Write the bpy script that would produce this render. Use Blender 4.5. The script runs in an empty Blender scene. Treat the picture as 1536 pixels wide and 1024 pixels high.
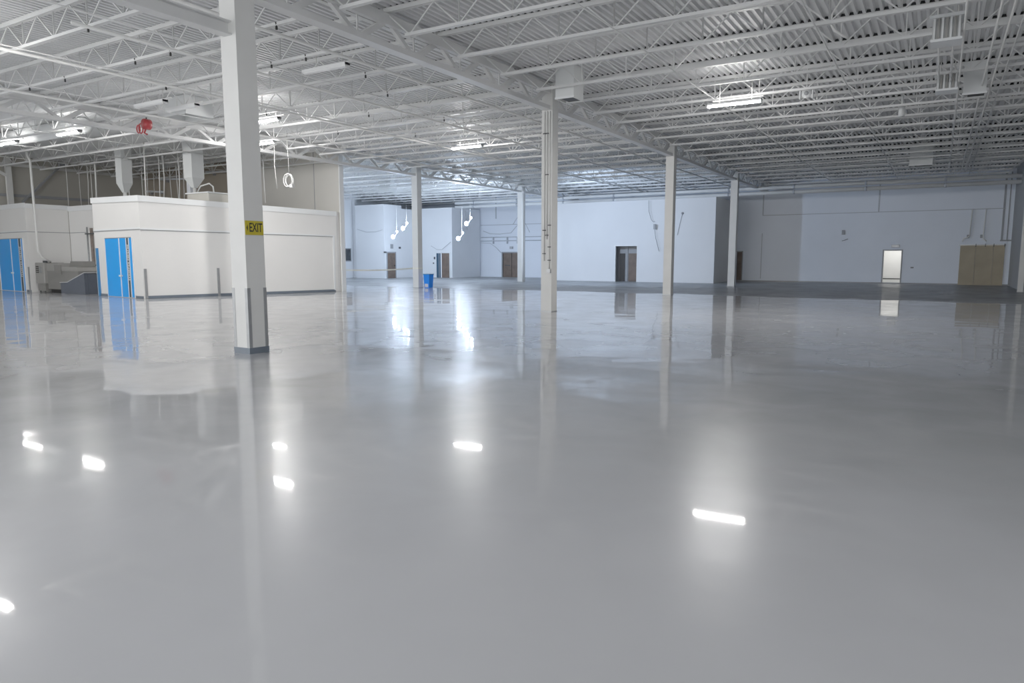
import bpy, math, random
from mathutils import Vector, Matrix
random.seed(7)
C = bpy.context.scene.collection
V = Vector

# ------------------------------------------------------------------ materials
def mat(name, col, rough=0.6, metal=0.0, var=0.0, scale=2.0, emit=None, estr=0.0, spec=0.5, bump=0.0, bscale=40, zgrime=0.0):
    m = bpy.data.materials.new(name); m.use_nodes = True
    nt = m.node_tree; b = nt.nodes['Principled BSDF']
    b.inputs['Base Color'].default_value = (*col, 1)
    b.inputs['Roughness'].default_value = rough
    b.inputs['Metallic'].default_value = metal
    b.inputs['Specular IOR Level'].default_value = spec
    tc = nt.nodes.new('ShaderNodeTexCoord')
    if var > 0:
        n = nt.nodes.new('ShaderNodeTexNoise'); n.inputs['Scale'].default_value = scale; n.inputs['Detail'].default_value = 4
        nt.links.new(tc.outputs['Object'], n.inputs['Vector'])
        r = nt.nodes.new('ShaderNodeValToRGB')
        r.color_ramp.elements[0].position = 0.3; r.color_ramp.elements[1].position = 0.7
        r.color_ramp.elements[0].color = (*[c * (1 - var) for c in col], 1)
        r.color_ramp.elements[1].color = (*[min(1, c * (1 + var * .6)) for c in col], 1)
        nt.links.new(n.outputs['Fac'], r.inputs['Fac']); nt.links.new(r.outputs['Color'], b.inputs['Base Color'])
    if bump > 0:
        n = nt.nodes.new('ShaderNodeTexNoise'); n.inputs['Scale'].default_value = bscale
        nt.links.new(tc.outputs['Object'], n.inputs['Vector'])
        bp = nt.nodes.new('ShaderNodeBump'); bp.inputs['Strength'].default_value = bump; bp.inputs['Distance'].default_value = 0.01
        nt.links.new(n.outputs['Fac'], bp.inputs['Height']); nt.links.new(bp.outputs['Normal'], b.inputs['Normal'])
    if emit:
        b.inputs['Emission Color'].default_value = (*emit, 1); b.inputs['Emission Strength'].default_value = estr
    return m

M = dict(
    steel=mat('white_steel_paint', (.72, .725, .72), .45, var=.05, scale=1.5),
    deck=mat('white_deck_paint', (.74, .75, .755), .5, var=.05, scale=.6),
    column=mat('column_paint', (.74, .74, .72), .4, var=.04, scale=2),
    wall=mat('white_wall_paint', (.78, .80, .83), .55, var=.04, scale=.35),
    wallback=mat('grey_white_wall_paint', (.82, .87, .96), .6, var=.05, scale=.3),
    booth=mat('booth_white_panel', (.83, .82, .80), .4, var=.03, scale=.5),
    joint=mat('pale_joint', (.44, .47, .52), .6),
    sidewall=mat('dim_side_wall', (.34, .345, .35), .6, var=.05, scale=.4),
    browntan=mat('brown_tan_panel', (.34, .29, .23), .6, var=.08, scale=.4),
    tan=mat('tan_wall_paint', (.66, .645, .60), .6, var=.06, scale=.4),
    brownwall=mat('grey_tan_siding', (.46, .44, .39), .6, var=.07, scale=.4),
    base=mat('dark_blue_grey_base', (.12, .15, .19), .35, var=.1, scale=3),
    blue=mat('bright_blue_door', (.004, .33, .98), .35, var=.05, scale=1),
    bluedark=mat('deep_blue_trim', (.03, .20, .48), .35, var=.05, scale=2),
    stripe=mat('dark_slate_stripe', (.035, .06, .08), .35, var=.1, scale=4),
    white=mat('white_trim', (.85, .87, .88), .35, var=.02),
    guard=mat('brushed_grey_guard', (.36, .37, .38), .35, .5, var=.1, scale=6),
    machine=mat('machine_grey', (.20, .196, .186), .45, var=.06, scale=3),
    machined=mat('machine_grey_light', (.28, .275, .26), .45, var=.05, scale=3),
    fluteshade=mat('dark_flute_shade', (.035, .036, .038), .8, var=.3, scale=6),  # near-black colour standing in for shade in the deck flutes
    wire=mat('grey_white_cable', (.42, .42, .41), .5, var=.05),
    black=mat('black_plastic', (.012, .012, .012), .5, var=.2, scale=8),
    ramp=mat('slate_hood', (.085, .10, .13), .4, var=.08, scale=3),
    ramptop=mat('slate_hood_top', (.52, .53, .55), .4, var=.08, scale=3),
    brown=mat('brown_wood_door', (.14, .095, .07), .5, var=.25, scale=3),
    darkbrown=mat('dark_doorway', (.035, .03, .027), .6, var=.2, scale=3),
    frame=mat('door_frame_grey', (.30, .31, .33), .5, var=.05),
    darkframe=mat('dark_frame', (.05, .055, .06), .5, var=.1),
    ply=mat('tan_plywood', (.40, .33, .22), .6, var=.12, scale=1.2),
    pipe=mat('pipe_light_grey', (.70, .73, .78), .4, var=.05, scale=2),
    conduit=mat('conduit_white', (.78, .78, .76), .4, var=.04, scale=3),
    oldpipe=mat('weathered_brown_pipe', (.20, .16, .14), .5, var=.3, scale=8),
    heater=mat('heater_grey', (.42, .43, .43), .5, var=.1, scale=6),
    box=mat('duct_box_white', (.76, .78, .78), .75, var=.03, scale=2),
    yellow=mat('sign_yellow', (.55, .44, .02), .4, var=.06, scale=10),
    yellowtape=mat('tape_white_yellow', (.86, .85, .74), .4, var=.1, scale=3),
    red=mat('red_plastic', (.36, .02, .025), .4, var=.15, scale=8),
    bin=mat('recycling_blue', (.0, .22, 1.0), .4, var=.05, scale=4),
    binlabel=mat('bin_label_white', (.7, .68, .75), .5, var=.1, scale=20),
    teal=mat('dark_teal_door', (.015, .06, .11), .4, var=.1),
    glass=mat('dark_window_glass', (.05, .055, .06), .15, var=.5, scale=3),
    cream=mat('cream_unit', (.60, .58, .52), .5, var=.05),
    tube=mat('fixture_lens_lit', (1, 1, 1), .4, emit=(1.0, .98, .96), estr=270),
    tubeleft=mat('fixture_lens_lit_warm', (1, 1, 1), .4, emit=(1.0, .98, .95), estr=130),
    tubefillblue=mat('fixture_lens_fill_cool', (1, 1, 1), .4, emit=(.66, .80, 1.0), estr=330),
    tubefill=mat('fixture_lens_fill', (1, 1, 1), .4, emit=(.97, .98, 1.0), estr=62),
    tubeoff=mat('fixture_lens_off', (.84, .85, .85), .3, var=.02),
    bulb=mat('work_lamp_lit', (1, 1, 1), .4, emit=(.62, .77, 1.0), estr=300),
    uplight=mat('fixture_top_glow', (1, 1, 1), .4, emit=(1, .98, .96), estr=26),
    corridor=mat('corridor_white', (.8, .8, .78), .5, var=.02),
    corlamp=mat('corridor_lamp_lit', (1, 1, 1), .4, emit=(1, .98, .95), estr=5.5),
)

def floor_material():
    m = bpy.data.materials.new('glossy_grey_epoxy'); m.use_nodes = True
    nt = m.node_tree; N = nt.nodes; L = nt.links; b = N['Principled BSDF']
    geo = N.new('ShaderNodeNewGeometry'); sep = N.new('ShaderNodeSeparateXYZ'); L.new(geo.outputs['Position'], sep.inputs[0])
    def noise(scale, detail=2, dist=0.0, vec=None):
        n = N.new('ShaderNodeTexNoise'); n.inputs['Scale'].default_value = scale; n.inputs['Detail'].default_value = detail
        n.inputs['Distortion'].default_value = dist
        L.new(vec or geo.outputs['Position'], n.inputs['Vector']); return n
    def math_(op, a, bb):
        q = N.new('ShaderNodeMath'); q.operation = op
        for i, x in enumerate((a, bb)):
            if isinstance(x, (int, float)): q.inputs[i].default_value = x
            else: L.new(x, q.inputs[i])
        return q.outputs[0]
    # the new coating stops along an uneven line well short of the far walls
    edge = noise(.16, 3)
    yy = math_('ADD', sep.outputs['Y'], math_('MULTIPLY', math_('SUBTRACT', edge.outputs['Fac'], .5), 5.0))
    mr = N.new('ShaderNodeMapRange'); mr.inputs['From Min'].default_value = 30.6; mr.inputs['From Max'].default_value = 31.2
    L.new(yy, mr.inputs['Value']); far = mr.outputs[0]
    cn = noise(.35, 4)
    ra = N.new('ShaderNodeValToRGB'); ra.color_ramp.elements[0].position = .3; ra.color_ramp.elements[1].position = .7
    ra.color_ramp.elements[0].color = (.385, .39, .405, 1); ra.color_ramp.elements[1].color = (.43, .435, .45, 1)
    L.new(cn.outputs['Fac'], ra.inputs[0])
    cf = noise(.5, 6, .6)
    rb = N.new('ShaderNodeValToRGB'); rb.color_ramp.elements[0].position = .3; rb.color_ramp.elements[1].position = .72
    rb.color_ramp.elements[0].color = (.17, .175, .18, 1); rb.color_ramp.elements[1].color = (.33, .34, .35, 1)
    L.new(cf.outputs['Fac'], rb.inputs[0])
    mx = N.new('ShaderNodeMix'); mx.data_type = 'RGBA'; L.new(far, mx.inputs[0]); L.new(ra.outputs[0], mx.inputs[6]); L.new(rb.outputs[0], mx.inputs[7])
    L.new(mx.outputs[2], b.inputs['Base Color'])
    rg = math_('ADD', .26, math_('MULTIPLY', far, .16)); L.new(rg, b.inputs['Roughness'])
    b.inputs['IOR'].default_value = 1.5; b.inputs['Specular IOR Level'].default_value = .12
    b.inputs['Coat Weight'].default_value = 1.0; b.inputs['Coat Roughness'].default_value = .034; b.inputs['Coat IOR'].default_value = 1.5
    cw = noise(1.1, 5, .5)
    L.new(math_('SUBTRACT', math_('ADD', .72, math_('MULTIPLY', math_('SUBTRACT', cw.outputs['Fac'], .5), 1.1)), math_('MULTIPLY', far, .66)), b.inputs['Coat Weight'])
    return m
M['floor'] = floor_material()

# ------------------------------------------------------------------ mesh builder
class MB:
    def __init__(s): s.v = []; s.f = []; s.sm = []
    def add(s, vs, fs, smooth=False):
        o = len(s.v); s.v += [V(p) for p in vs]
        for f in fs: s.f.append([i + o for i in f]); s.sm.append(smooth)
        return s
    def box(s, x0, x1, y0, y1, z0, z1):
        p = [(x, y, z) for z in (z0, z1) for y in (y0, y1) for x in (x0, x1)]
        return s.add(p, [(0, 2, 3, 1), (4, 5, 7, 6), (0, 1, 5, 4), (2, 6, 7, 3), (0, 4, 6, 2), (1, 3, 7, 5)])
    def bevbox(s, x0, x1, y0, y1, z0, z1, c=.02):
        # box with chamfered vertical edges and top rim
        def ring(k, z): return [(x0 + c, y0 + k, z), (x1 - c, y0 + k, z), (x1 - k, y0 + c, z), (x1 - k, y1 - c, z), (x1 - c, y1 - k, z), (x0 + c, y1 - k, z), (x0 + k, y1 - c, z), (x0 + k, y0 + c, z)]
        r = ring(0, z0) + ring(0, z1 - c) + ring(c * .7, z1)
        f = [tuple(reversed(range(8))), tuple(range(16, 24))]
        for a in (0, 8):
            for i in range(8): j = (i + 1) % 8; f.append((a + i, a + j, a + 8 + j, a + 8 + i))
        return s.add(r, f)
    def bar(s, p, q, w, h=None, up=(0, 0, 1)):
        p, q = V(p), V(q); h = h or w; d = (q - p).normalized(); u = V(up)
        if abs(d.dot(u)) > .98: u = V((1, 0, 0))
        a = d.cross(u).normalized() * w / 2; b_ = a.cross(d).normalized() * h / 2
        vs = [e + sa * a + sb * b_ for e in (p, q) for sa, sb in ((-1, -1), (1, -1), (1, 1), (-1, 1))]
        return s.add(vs, [(0, 3, 2, 1), (4, 5, 6, 7), (0, 1, 5, 4), (1, 2, 6, 5), (2, 3, 7, 6), (3, 0, 4, 7)])
    def tube(s, path, r, n=8, caps=True, smooth=True, closed=False):
        path = [V(p) for p in path]; rs = r if isinstance(r, (list, tuple)) else [r] * len(path)
        vs, fs = [], []; prev = None; k = len(path)
        for i, p in enumerate(path):
            d = (path[(i + 1) % k] - path[i - 1]) if closed else (path[min(i + 1, k - 1)] - path[max(i - 1, 0)])
            d = d.normalized() if d.length > 1e-9 else V((0, 0, 1))
            if prev is None:
                u = V((0, 0, 1)) if abs(d.z) < .9 else V((1, 0, 0)); a = d.cross(u).normalized()
            else:
                a = prev - d * prev.dot(d); a = a.normalized() if a.length > 1e-6 else d.orthogonal().normalized()
            prev = a; b_ = d.cross(a)
            for j in range(n):
                t = 2 * math.pi * j / n + math.pi / n
                vs.append(p + (a * math.cos(t) + b_ * math.sin(t)) * rs[i])
        for i in range(k if closed else k - 1):
            i2 = (i + 1) % k
            for j in range(n):
                j2 = (j + 1) % n; fs.append((i * n + j, i * n + j2, i2 * n + j2, i2 * n + j))
        if caps and not closed: fs += [tuple(reversed(range(n))), tuple(range((k - 1) * n, k * n))]
        return s.add(vs, fs, smooth)
    def prism(s, poly, z0, z1):
        # z1 may be a list (one height per corner); poly is counter-clockwise
        n = len(poly); zt = z1 if isinstance(z1, (list, tuple)) else [z1] * n
        vs = [(x, y, z0) for x, y in poly] + [(x, y, z) for (x, y), z in zip(poly, zt)]
        return s.add(vs, [tuple(reversed(range(n))), tuple(range(n, 2 * n))] + [(i, (i + 1) % n, n + (i + 1) % n, n + i) for i in range(n)])
    def xzprism(s, poly, y0, y1):
        # poly in x,z, extruded along y
        n = len(poly); vs = [(x, y0, z) for x, z in poly] + [(x, y1, z) for x, z in poly]
        return s.add(vs, [tuple(range(n)), tuple(reversed(range(n, 2 * n)))] + [(i, n + i, n + (i + 1) % n, (i + 1) % n) for i in range(n)])
    def ball(s, c, r, n=12, m=8, sq=(1, 1, 1)):
        vs, fs = [], []
        for i in range(m + 1):
            th = math.pi * i / m
            for j in range(n):
                ph = 2 * math.pi * j / n
                vs.append((c[0] + r * sq[0] * math.sin(th) * math.cos(ph), c[1] + r * sq[1] * math.sin(th) * math.sin(ph), c[2] + r * sq[2] * math.cos(th)))
        for i in range(m):
            for j in range(n):
                j2 = (j + 1) % n; fs.append((i * n + j, (i + 1) * n + j, (i + 1) * n + j2, i * n + j2))
        return s.add(vs, fs, True)
    def build(s, name, m, parent=None):
        off = V((0, 0, 0)); p = parent
        while p is not None: off = off + p.location; p = p.parent
        me = bpy.data.meshes.new(name); me.from_pydata([v - off for v in s.v], [], s.f); me.update()
        for poly, q in zip(me.polygons, s.sm): poly.use_smooth = q
        me.materials.append(M[m] if isinstance(m, str) else m)
        o = bpy.data.objects.new(name, me); C.objects.link(o)
        if parent is not None: o.parent = parent
        return o

def tag(o, label, cat, group=None):
    o['label'] = label; o['category'] = cat
    if group: o['group'] = group
    return o
def thing(name, loc, label, cat, group=None):
    o = bpy.data.objects.new(name, None); C.objects.link(o); o.location = loc; o.empty_display_size = .2
    return tag(o, label, cat, group)
def struct(name, mb, m):
    o = mb.build(name, m); o['kind'] = 'structure'; return o
def dup(root, loc, label=None, group=None):
    r = root.copy(); C.objects.link(r); r.location = loc
    if label: r['label'] = label
    if group: r['group'] = group
    for ch in list(root.children):
        c = ch.copy(); C.objects.link(c); c.parent = r
        for g in list(ch.children):
            d = g.copy(); C.objects.link(d); d.parent = c
    return r

# ------------------------------------------------------------------ layout (metres; x across the joists' length, y along the girders)
ROW_A, ROW_B, XR, XL, YB = -10.25, -24.4, 3.5, -41.0, 50.6
COLY = [8.05, 19.05, 30.2, 41.35]
DECK = 6.80
JS = 1.8417

# ---- room shell
# floor: hand-trowelled coating, so the surface swells by a couple of millimetres
from mathutils import noise as mn
fm = MB(); fx = [XL - .3 + i * .22 for i in range(int((XR - XL + .6) / .22) + 2)]
fy = [-14 + i * 1.0 for i in range(16)] + [2 + i * .15 for i in range(1, 220)] + [35 + i * 1.0 for i in range(21)]
def swell(x, y):
    return -.004 + .0056 * mn.noise((x * .5, y * .5, 1.7)) + .0021 * mn.noise((x * 2.1, y * 2.1, 9.1))
nx = len(fx)
fm.add([(x, y, swell(x, y)) for y in fy for x in fx], [(j * nx + i, j * nx + i + 1, (j + 1) * nx + i + 1, (j + 1) * nx + i) for j in range(len(fy) - 1) for i in range(nx - 1)], True)
struct('floor', fm, 'floor')
# corrugated deck: ribs run along y
mb = MB(); x = XL; prof = []
pitch = .165
while x < XR + .2:
    prof += [(x, 0), (x + .06, 0), (x + .08, .07), (x + .145, .07)]; x += pitch
vs = [(a, y, DECK + z) for y in (-14, YB + .2) for a, z in prof]; n = len(prof)
mb.add(vs, [(i, i + 1, n + i + 1, n + i) for i in range(n - 1)])
struct('ceiling', mb, 'deck')

def wall_with_holes(x0, x1, y0, y1, z1, holes):
    mb = MB(); cur = x0
    for a, b, h in sorted(holes):
        mb.box(cur, a, y0, y1, 0, z1); mb.box(a, b, y0, y1, h, z1); cur = b
    mb.box(cur, x1, y0, y1, 0, z1); return mb
D3 = (-31.68, -29.98, 2.02); D5 = (-12.25, -11.88, 2.03); D6 = (-3.08, -2.10, 2.07)
struct('wall_back', wall_with_holes(XL, XR + .2, YB, YB + .2, DECK + .12, [D3, D5, D6]), 'wallback')
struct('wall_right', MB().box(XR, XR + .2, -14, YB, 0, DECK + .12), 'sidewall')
struct('wall_left', MB().box(XL - .2, XL, -14, 25.1, 0, DECK), 'brownwall')
struct('wall_left_far', MB().box(XL - .2, XL, 25.1, YB, 0, DECK), 'wall')
struct('wall_middle', MB().box(-31.6, -25.05, 25.12, 25.3, 0, DECK), 'tan')
struct('wall_middle_brown', MB().box(XL, -31.6, 25.12, 25.3, 0, DECK), 'browntan')
struct('trim_1', MB().box(-25.05, -24.98, 25.08, 25.34, 0, DECK), 'white')
struct('trim_2', MB().box(-26.76, -26.73, 25.10, 25.12, 3.9, DECK), 'frame')
# girts of the sheeted left wall
for i, z in enumerate((4.75, 6.3)):
    struct('trim_%d' % (3 + i), MB().box(XL, XL + .12, 8, 25.1, z, z + .14), 'conduit' if i else 'frame')
# panel joints of the back wall
k = 5
for a in [(-10.6, 3.1, 4.49, 4.53), (-10.62, -10.55, 4.53, 6.3), (-3.56, -3.48, 4.53, 6.5), (-33.9, -24.1, 4.36, 4.41), (-32.4, -32.3, 4.9, 6.8), (-10.6, -10.56, .2, 3.3), (2.98, 3.08, 2.66, 6.6), (3.25, 3.31, 2.66, 6.6), (2.95, 3.5, 2.6, 2.68)]:
    struct('trim_%d' % k, MB().box(a[0], a[1], YB - .03, YB, a[2], a[3]), 'frame' if a[0] > 2.9 else 'joint'); k += 1
struct('baseboard_back', MB().box(-12.2, XR, YB - .02, YB, 0, .07), 'frame')

# ---- columns
def column(x, y, label, guards=False, r=.18, top=6.66, base=True):
    t = thing('steel_column', (x, y, 0), label, 'column', None)
    MB().box(x - r, x + r, y - r, y + r, .012, top).build('shaft', 'column', t)
    MB().box(x - r - .02, x + r + .02, y - r - .02, y + r + .02, 6.66, 6.679).build('cap_plate', 'column', t)
    if base:
        MB().box(x - r - .012, x + r + .012, y - r - .012, y + r + .012, -.012, .1 if guards else .018).build('base_band', 'base' if guards else 'guard', t)
    if guards:
        for sx, sy in ((1, -1), (-1, -1), (1, 1)):
            cx, cy = x + sx * r, y + sy * r; g = MB()
            w, e = .06, .006
            g.prism([(cx + sx * e, cy + sy * e), (cx - sx * w, cy + sy * e), (cx - sx * w, cy), (cx, cy), (cx, cy - sy * w), (cx + sx * e, cy - sy * w)][::(1 if sx * sy < 0 else -1)][::-1] if True else [], .1, 1.13)
            g.build('corner_guard', 'guard', t)
    return t
c1 = column(ROW_A, COLY[0], 'nearest white square steel column with grey corner guards and yellow EXIT sign', True, r=.195)
c3 = column(ROW_A, COLY[1], 'white square column carrying thin conduits down its face, hanging box at its top')
column(ROW_A, COLY[2], 'white square column before the pale room with the hanging pull cord')
column(ROW_A, COLY[3], 'white column beside the far right corner of the pale room, by the narrow dark doorway', r=.19)
column(ROW_B, COLY[2], 'pale column with caution tape tied round it and a blue bin at its foot', r=.19)
column(ROW_B, COLY[3], 'far pale column beside the brown double doors, with a bright downpipe', r=.19)
column(ROW_B, COLY[1], 'white column behind the white booth wall, hidden by the nearest column')
column(XR - .14, COLY[3], 'slim white column against the right wall near the tan boarded opening', r=.11, top=6.66)
# wind column of the left wall
t = thing('wind_column', (-40.8, 17.75, 0), 'white steel post with a diagonal knee brace on the sheeted left wall', 'column')
MB().box(-40.87, -40.73, 17.62, 17.88, 0, 6.66).build('post', 'conduit', t)
MB().bar((-40.8, 16.2, 6.6), (-40.8, 17.7, 5.75), .12).build('knee_brace', 'conduit', t)
t = thing('diagonal_brace', (-40.8, 18.2, 4.9), 'long grey diagonal brace running up the sheeted left wall', 'brace')
MB().bar((-40.8, 18.3, 4.5), (-40.8, 20.4, 6.66), .12, .1).build('strut', 'frame', t)
MB().box(-40.9, -40.7, 20.2, 20.6, 6.5, 6.75).build('gusset', 'frame', t)

# EXIT sign
def text_mesh(s, size, name, m, parent, M4):
    cu = bpy.data.curves.new(name, 'FONT'); cu.body = s; cu.size = size; cu.align_x = 'CENTER'; cu.align_y = 'CENTER'; cu.extrude = .001; cu.offset = size * .018
    o = bpy.data.objects.new(name, cu); me = bpy.data.meshes.new_from_object(o); bpy.data.objects.remove(o)
    me.name = name; me.transform(M4); me.materials.append(M[m])
    q = bpy.data.objects.new(name, me); C.objects.link(q); q.parent = parent; return q
xs = ROW_A + .195
t = thing('exit_sign', (xs + .004, COLY[0], 2.15), 'yellow EXIT sign with dark letters on the nearest column', 'sign')
MB().box(xs + .001, xs + .01, COLY[0] - .185, COLY[0] + .185, 2.03, 2.27).build('panel', 'yellow', t)
text_mesh('EXIT', .2, 'lettering', 'black', t, Matrix(((0, 0, 1, .008), (.66, 0, 0, .025), (0, 1.05, 0, 0), (0, 0, 0, 1))))
MB().add([(xs + .0115, COLY[0] - .165, 2.15), (xs + .0115, COLY[0] - .135, 2.09), (xs + .0115, COLY[0] - .135, 2.21)], [(0, 1, 2)]).build('arrow', 'black', t)

# ---- girders (Warren trusses along y)
def girder(x, y0, y1, label, a=0.0, b=0.0):
    t = thing('roof_girder', (x, y0, 6.0), label, 'girder')
    MB().box(x - .14, x - .02, y0, y1, 6.46, 6.66).box(x + .02, x + .14, y0, y1, 6.46, 6.66).box(x - .15, x + .15, y0, y1, 6.655, 6.678).build('top_chord', 'steel', t)
    MB().box(x - .12, x - .02, y0, y1, 6.01, 6.11).box(x + .02, x + .12, y0, y1, 6.01, 6.11).box(x - .13, x + .13, y0, y1, 5.99, 6.015).build('bottom_chord', 'steel', t)
    n = max(1, round((y1 - y0) / JS)); s = (y1 - y0) / n
    for i in range(n):
        ya, ym, yb = y0 + i * s, y0 + (i + .5) * s, y0 + (i + 1) * s
        MB().bar((x, ya + .06, 6.56), (x, ym - .05, 6.06), .09, .09).build('diagonal', 'steel', t)
        MB().bar((x, ym + .05, 6.06), (x, yb - .06, 6.56), .13, .12).build('diagonal', 'steel', t)
        MB().bar((x + .0, ym, 6.05), (x, ym, 6.55), .03, .03).build('vertical', 'steel', t)
    return t
E_ = .2
girder(ROW_A, COLY[0] + E_, COLY[1] - E_, 'nearest white truss girder, from the EXIT sign column to the conduit column')
girder(ROW_A, COLY[1] + E_, COLY[2] - E_, 'white truss girder running on from the conduit column past the hanging box')
girder(ROW_A, COLY[2] + E_, COLY[3] - E_, 'white truss girder between the two columns before the pale room')
girder(ROW_A, COLY[3] + E_, YB, 'short white truss girder end above the far corner of the pale room')
girder(ROW_B, COLY[0] + 1.4, COLY[1] - E_, 'white truss girder crossing above the blue door booth')
girder(ROW_B, COLY[1] + E_, COLY[2] - E_, 'white truss girder from above the white booth to the column with caution tape')
girder(ROW_B, COLY[2] + E_, COLY[3] - E_, 'pale truss girder from the caution tape column to the downpipe column')
girder(ROW_B, COLY[3] + E_, YB, 'short far pale truss girder above the brown double doors')
t = thing('steel_beam', (ROW_A, 0, 5.27), 'white solid steel beam running from the nearest column towards the viewer', 'beam')
MB().box(ROW_A - .1, ROW_A + .1, -6, COLY[0] - .195, 5.27, 5.295).build('bottom_flange', 'steel', t)
MB().box(ROW_A - .1, ROW_A + .1, -6, COLY[0] - .195, 5.47, 5.495).build('top_flange', 'steel', t)
MB().box(ROW_A - .012, ROW_A + .012, -6, COLY[0] - .195, 5.295, 5.47).build('beam_web', 'steel', t)

# ---- open-web joists
def joist(x0, x1, label, group):
    L = x1 - x0; xm = 0
    t = thing('roof_joist', (0, 0, 0), label, 'joist', group)
    MB().box(x0, x1, -.055, -.008, 6.71, 6.785).box(x0, x1, .008, .055, 6.71, 6.785).box(x0, x1, -.065, .065, 6.78, 6.797).build('top_chord', 'steel', t)
    MB().box(x0 + .02, x1 - .02, -.03, .03, 6.799, 6.868).build('flute_shade_strip', 'fluteshade', t)  # dark strip imitates the shaded flute gaps between joist and deck
    b0, b1 = x0 + .55, x1 - .55
    MB().box(b0, b1, -.042, -.006, 6.175, 6.225).box(b0, b1, .006, .042, 6.175, 6.225).box(b0, b1, -.05, .05, 6.163, 6.18).build('bottom_chord', 'steel', t)
    n = max(2, round((b1 - b0 - .2) / 1.24)); s = (b1 - b0 - .2) / n
    path = [(x0 + .03, 0, 6.72)]
    for i in range(n + 1):
        xb = b0 + .1 + i * s
        path += [(xb, 0, 6.19)]
        if 0 < i < n: path += [(xb + .001, 0, 6.73), (xb + .002, 0, 6.19)]
        if i < n: path += [(xb + s / 2, 0, 6.735)]
    path += [(x1 - .03, 0, 6.72)]
    m = MB()
    for p, q in zip(path[:-1], path[1:]): m.bar(p, q, .026, .026, up=(0, 1, 0))
    # weld neighbours so the web is one bent rod
    for i in range(len(path) - 2): m.f.append([i * 8 + 4, i * 8 + 8, i * 8 + 9]); m.sm.append(False)
    m.build('web', 'steel', t)
    return t
ys = [8.05 + JS * k for k in range(-3, 24) if 8.05 + JS * k < YB - .2]
bays = [(ROW_A + .01, XR - .02, 2, 'white open-web roof joist between the right wall and the near column row', 'joists of the right bay'),
        (ROW_B + .01, ROW_A - .01, 0, 'white open-web roof joist between the two column rows', 'joists of the middle bay'),
        (XL + .02, ROW_B - .01, 2, 'white open-web roof joist between the far column row and the left wall', 'joists of the left bay')]
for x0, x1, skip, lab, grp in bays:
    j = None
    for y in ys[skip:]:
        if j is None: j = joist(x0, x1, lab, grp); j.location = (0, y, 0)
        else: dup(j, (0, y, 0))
# bridging rods along y, under the joists
def rod(x, z, r, y0, y1, name, label, cat, group, m='steel'):
    return tag(MB().tube([(x, y0, z), (x, y1, z)], r, 6).build(name, m), label, cat, group)
for x0, x1, lab, grp in ((ROW_A, XR, 'thin bridging rod strung across the joists of the right bay', 'bridging rods of the right bay'), (ROW_B, ROW_A, 'thin bridging rod strung across the joists of the middle bay', 'bridging rods of the middle bay'), (XL, ROW_B, 'thin bridging rod strung across the joists of the left bay', 'bridging rods of the left bay')):
    for i in range(1, 4):
        x = x0 + (x1 - x0) * i / 4 + (1.0 if x1 > 0 else .6 if x0 < -30 else 0)
        yend = YB - 4.2 if x0 > -30 else 25.0
        rod(x, 6.145, .016, 6, yend, 'bridging_rod', lab, 'rod', grp)
for x in (-11.7, -14.5, -17.6, -21.7):
    rod(x, 6.12, .035, 7.6, YB - 4, 'sprinkler_pipe', 'long white sprinkler branch pipe under the middle bay joists', 'pipe', 'sprinkler branch pipes of the middle bay', 'conduit')
for x, lab in ((.13, 'white conduit under the right bay joists beside the louvred heaters'), (.66, 'white conduit under the right bay joists passing the tall white box'), (.86, 'outermost thin white conduit under the right bay joists near the right wall')):
    rod(x, 6.13, .024, 8, YB - 6, 'ceiling_conduit', lab, 'conduit', None, 'conduit')

# ---- fixtures
def fixture(name, loc, label, lens, group=None, length=1.42):
    x, y, z = loc; h = length / 2
    t = thing(name, loc, label, 'light', group)
    MB().box(x - h, x + h, y - .09, y + .09, z + .02, z + .075).box(x - h, x - h + .015, y - .085, y + .085, z - .035, z + .08).box(x + h - .015, x + h, y - .085, y + .085, z - .035, z + .08).build('housing', 'tubeoff', t)
    m = MB(); n = 8
    vs = [(e, y + .075 * math.cos(math.pi * (1 + k / n)), z + .02 + .045 * math.sin(math.pi * (1 + k / n))) for e in (x - h + .015, x + h - .015) for k in range(n + 1)]
    m.add(vs, [(k, k + 1, n + 2 + k, n + 1 + k) for k in range(n)] + [(0, n + 1, 2 * n + 1, n)], True)
    m.build('lens', lens, t)
    MB().box(x - h * .9, x + h, y + .2, y + .25, z + .16, z + .19).build('strut_channel', 'conduit', t)
    if lens in ('tube', 'tubeleft'): MB().box(x - h * .9, x + h * .9, y - .05, y + .05, z + .077, z + .082).build('top_glow', 'uplight', t)
    for s in (-1, 1):
        MB().tube([(x + s * h * .6, y + .12, z + .08), (x + s * h * .6, y + .12, 6.45)], .012, 6).build('hanger', 'conduit', t)
    return t
LIT = [((-5.0, 19.75, 5.75), 'lit strip light hanging alone over the right bay'),
       ((-16.1, 23.1, 5.92), 'lit strip light hanging over the middle bay, beyond the conduit column girder'),
       ((-26.9, 13.75, 6.05), 'lit strip light above the right blue door, beside the round duct'),
       ((-31.3, 13.7, 6.05), 'lit strip light above the left blue door, under the round duct'),
       ((-22.9, 18.9, 6.05), 'lit strip light half hidden by the nearest column, lower of two'),
       ((-18.9, 15.7, 6.0), 'lit strip light half hidden by the nearest column, upper of two')]
for loc, lab in LIT: fixture('strip_light', loc, lab, 'tubeleft' if loc[0] < -25 else 'tube')
for loc in [(-17.3, 6.6, 5.9), (-5.5, 5.5, 5.8), (-27.5, 5.0, 5.9)] + [(x, y, 5.8) for x in (-20, -12.5, -4.5, 1.5) for y in (2, -3, -8)]:  # first is read off a floor reflection, the rest added for brightness
    fixture('strip_light', loc, 'unseen lit strip light above and behind the viewpoint', 'tubefill' if loc[1] < 6 else 'tubeleft', 'unseen strip lights behind the viewpoint')
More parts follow.
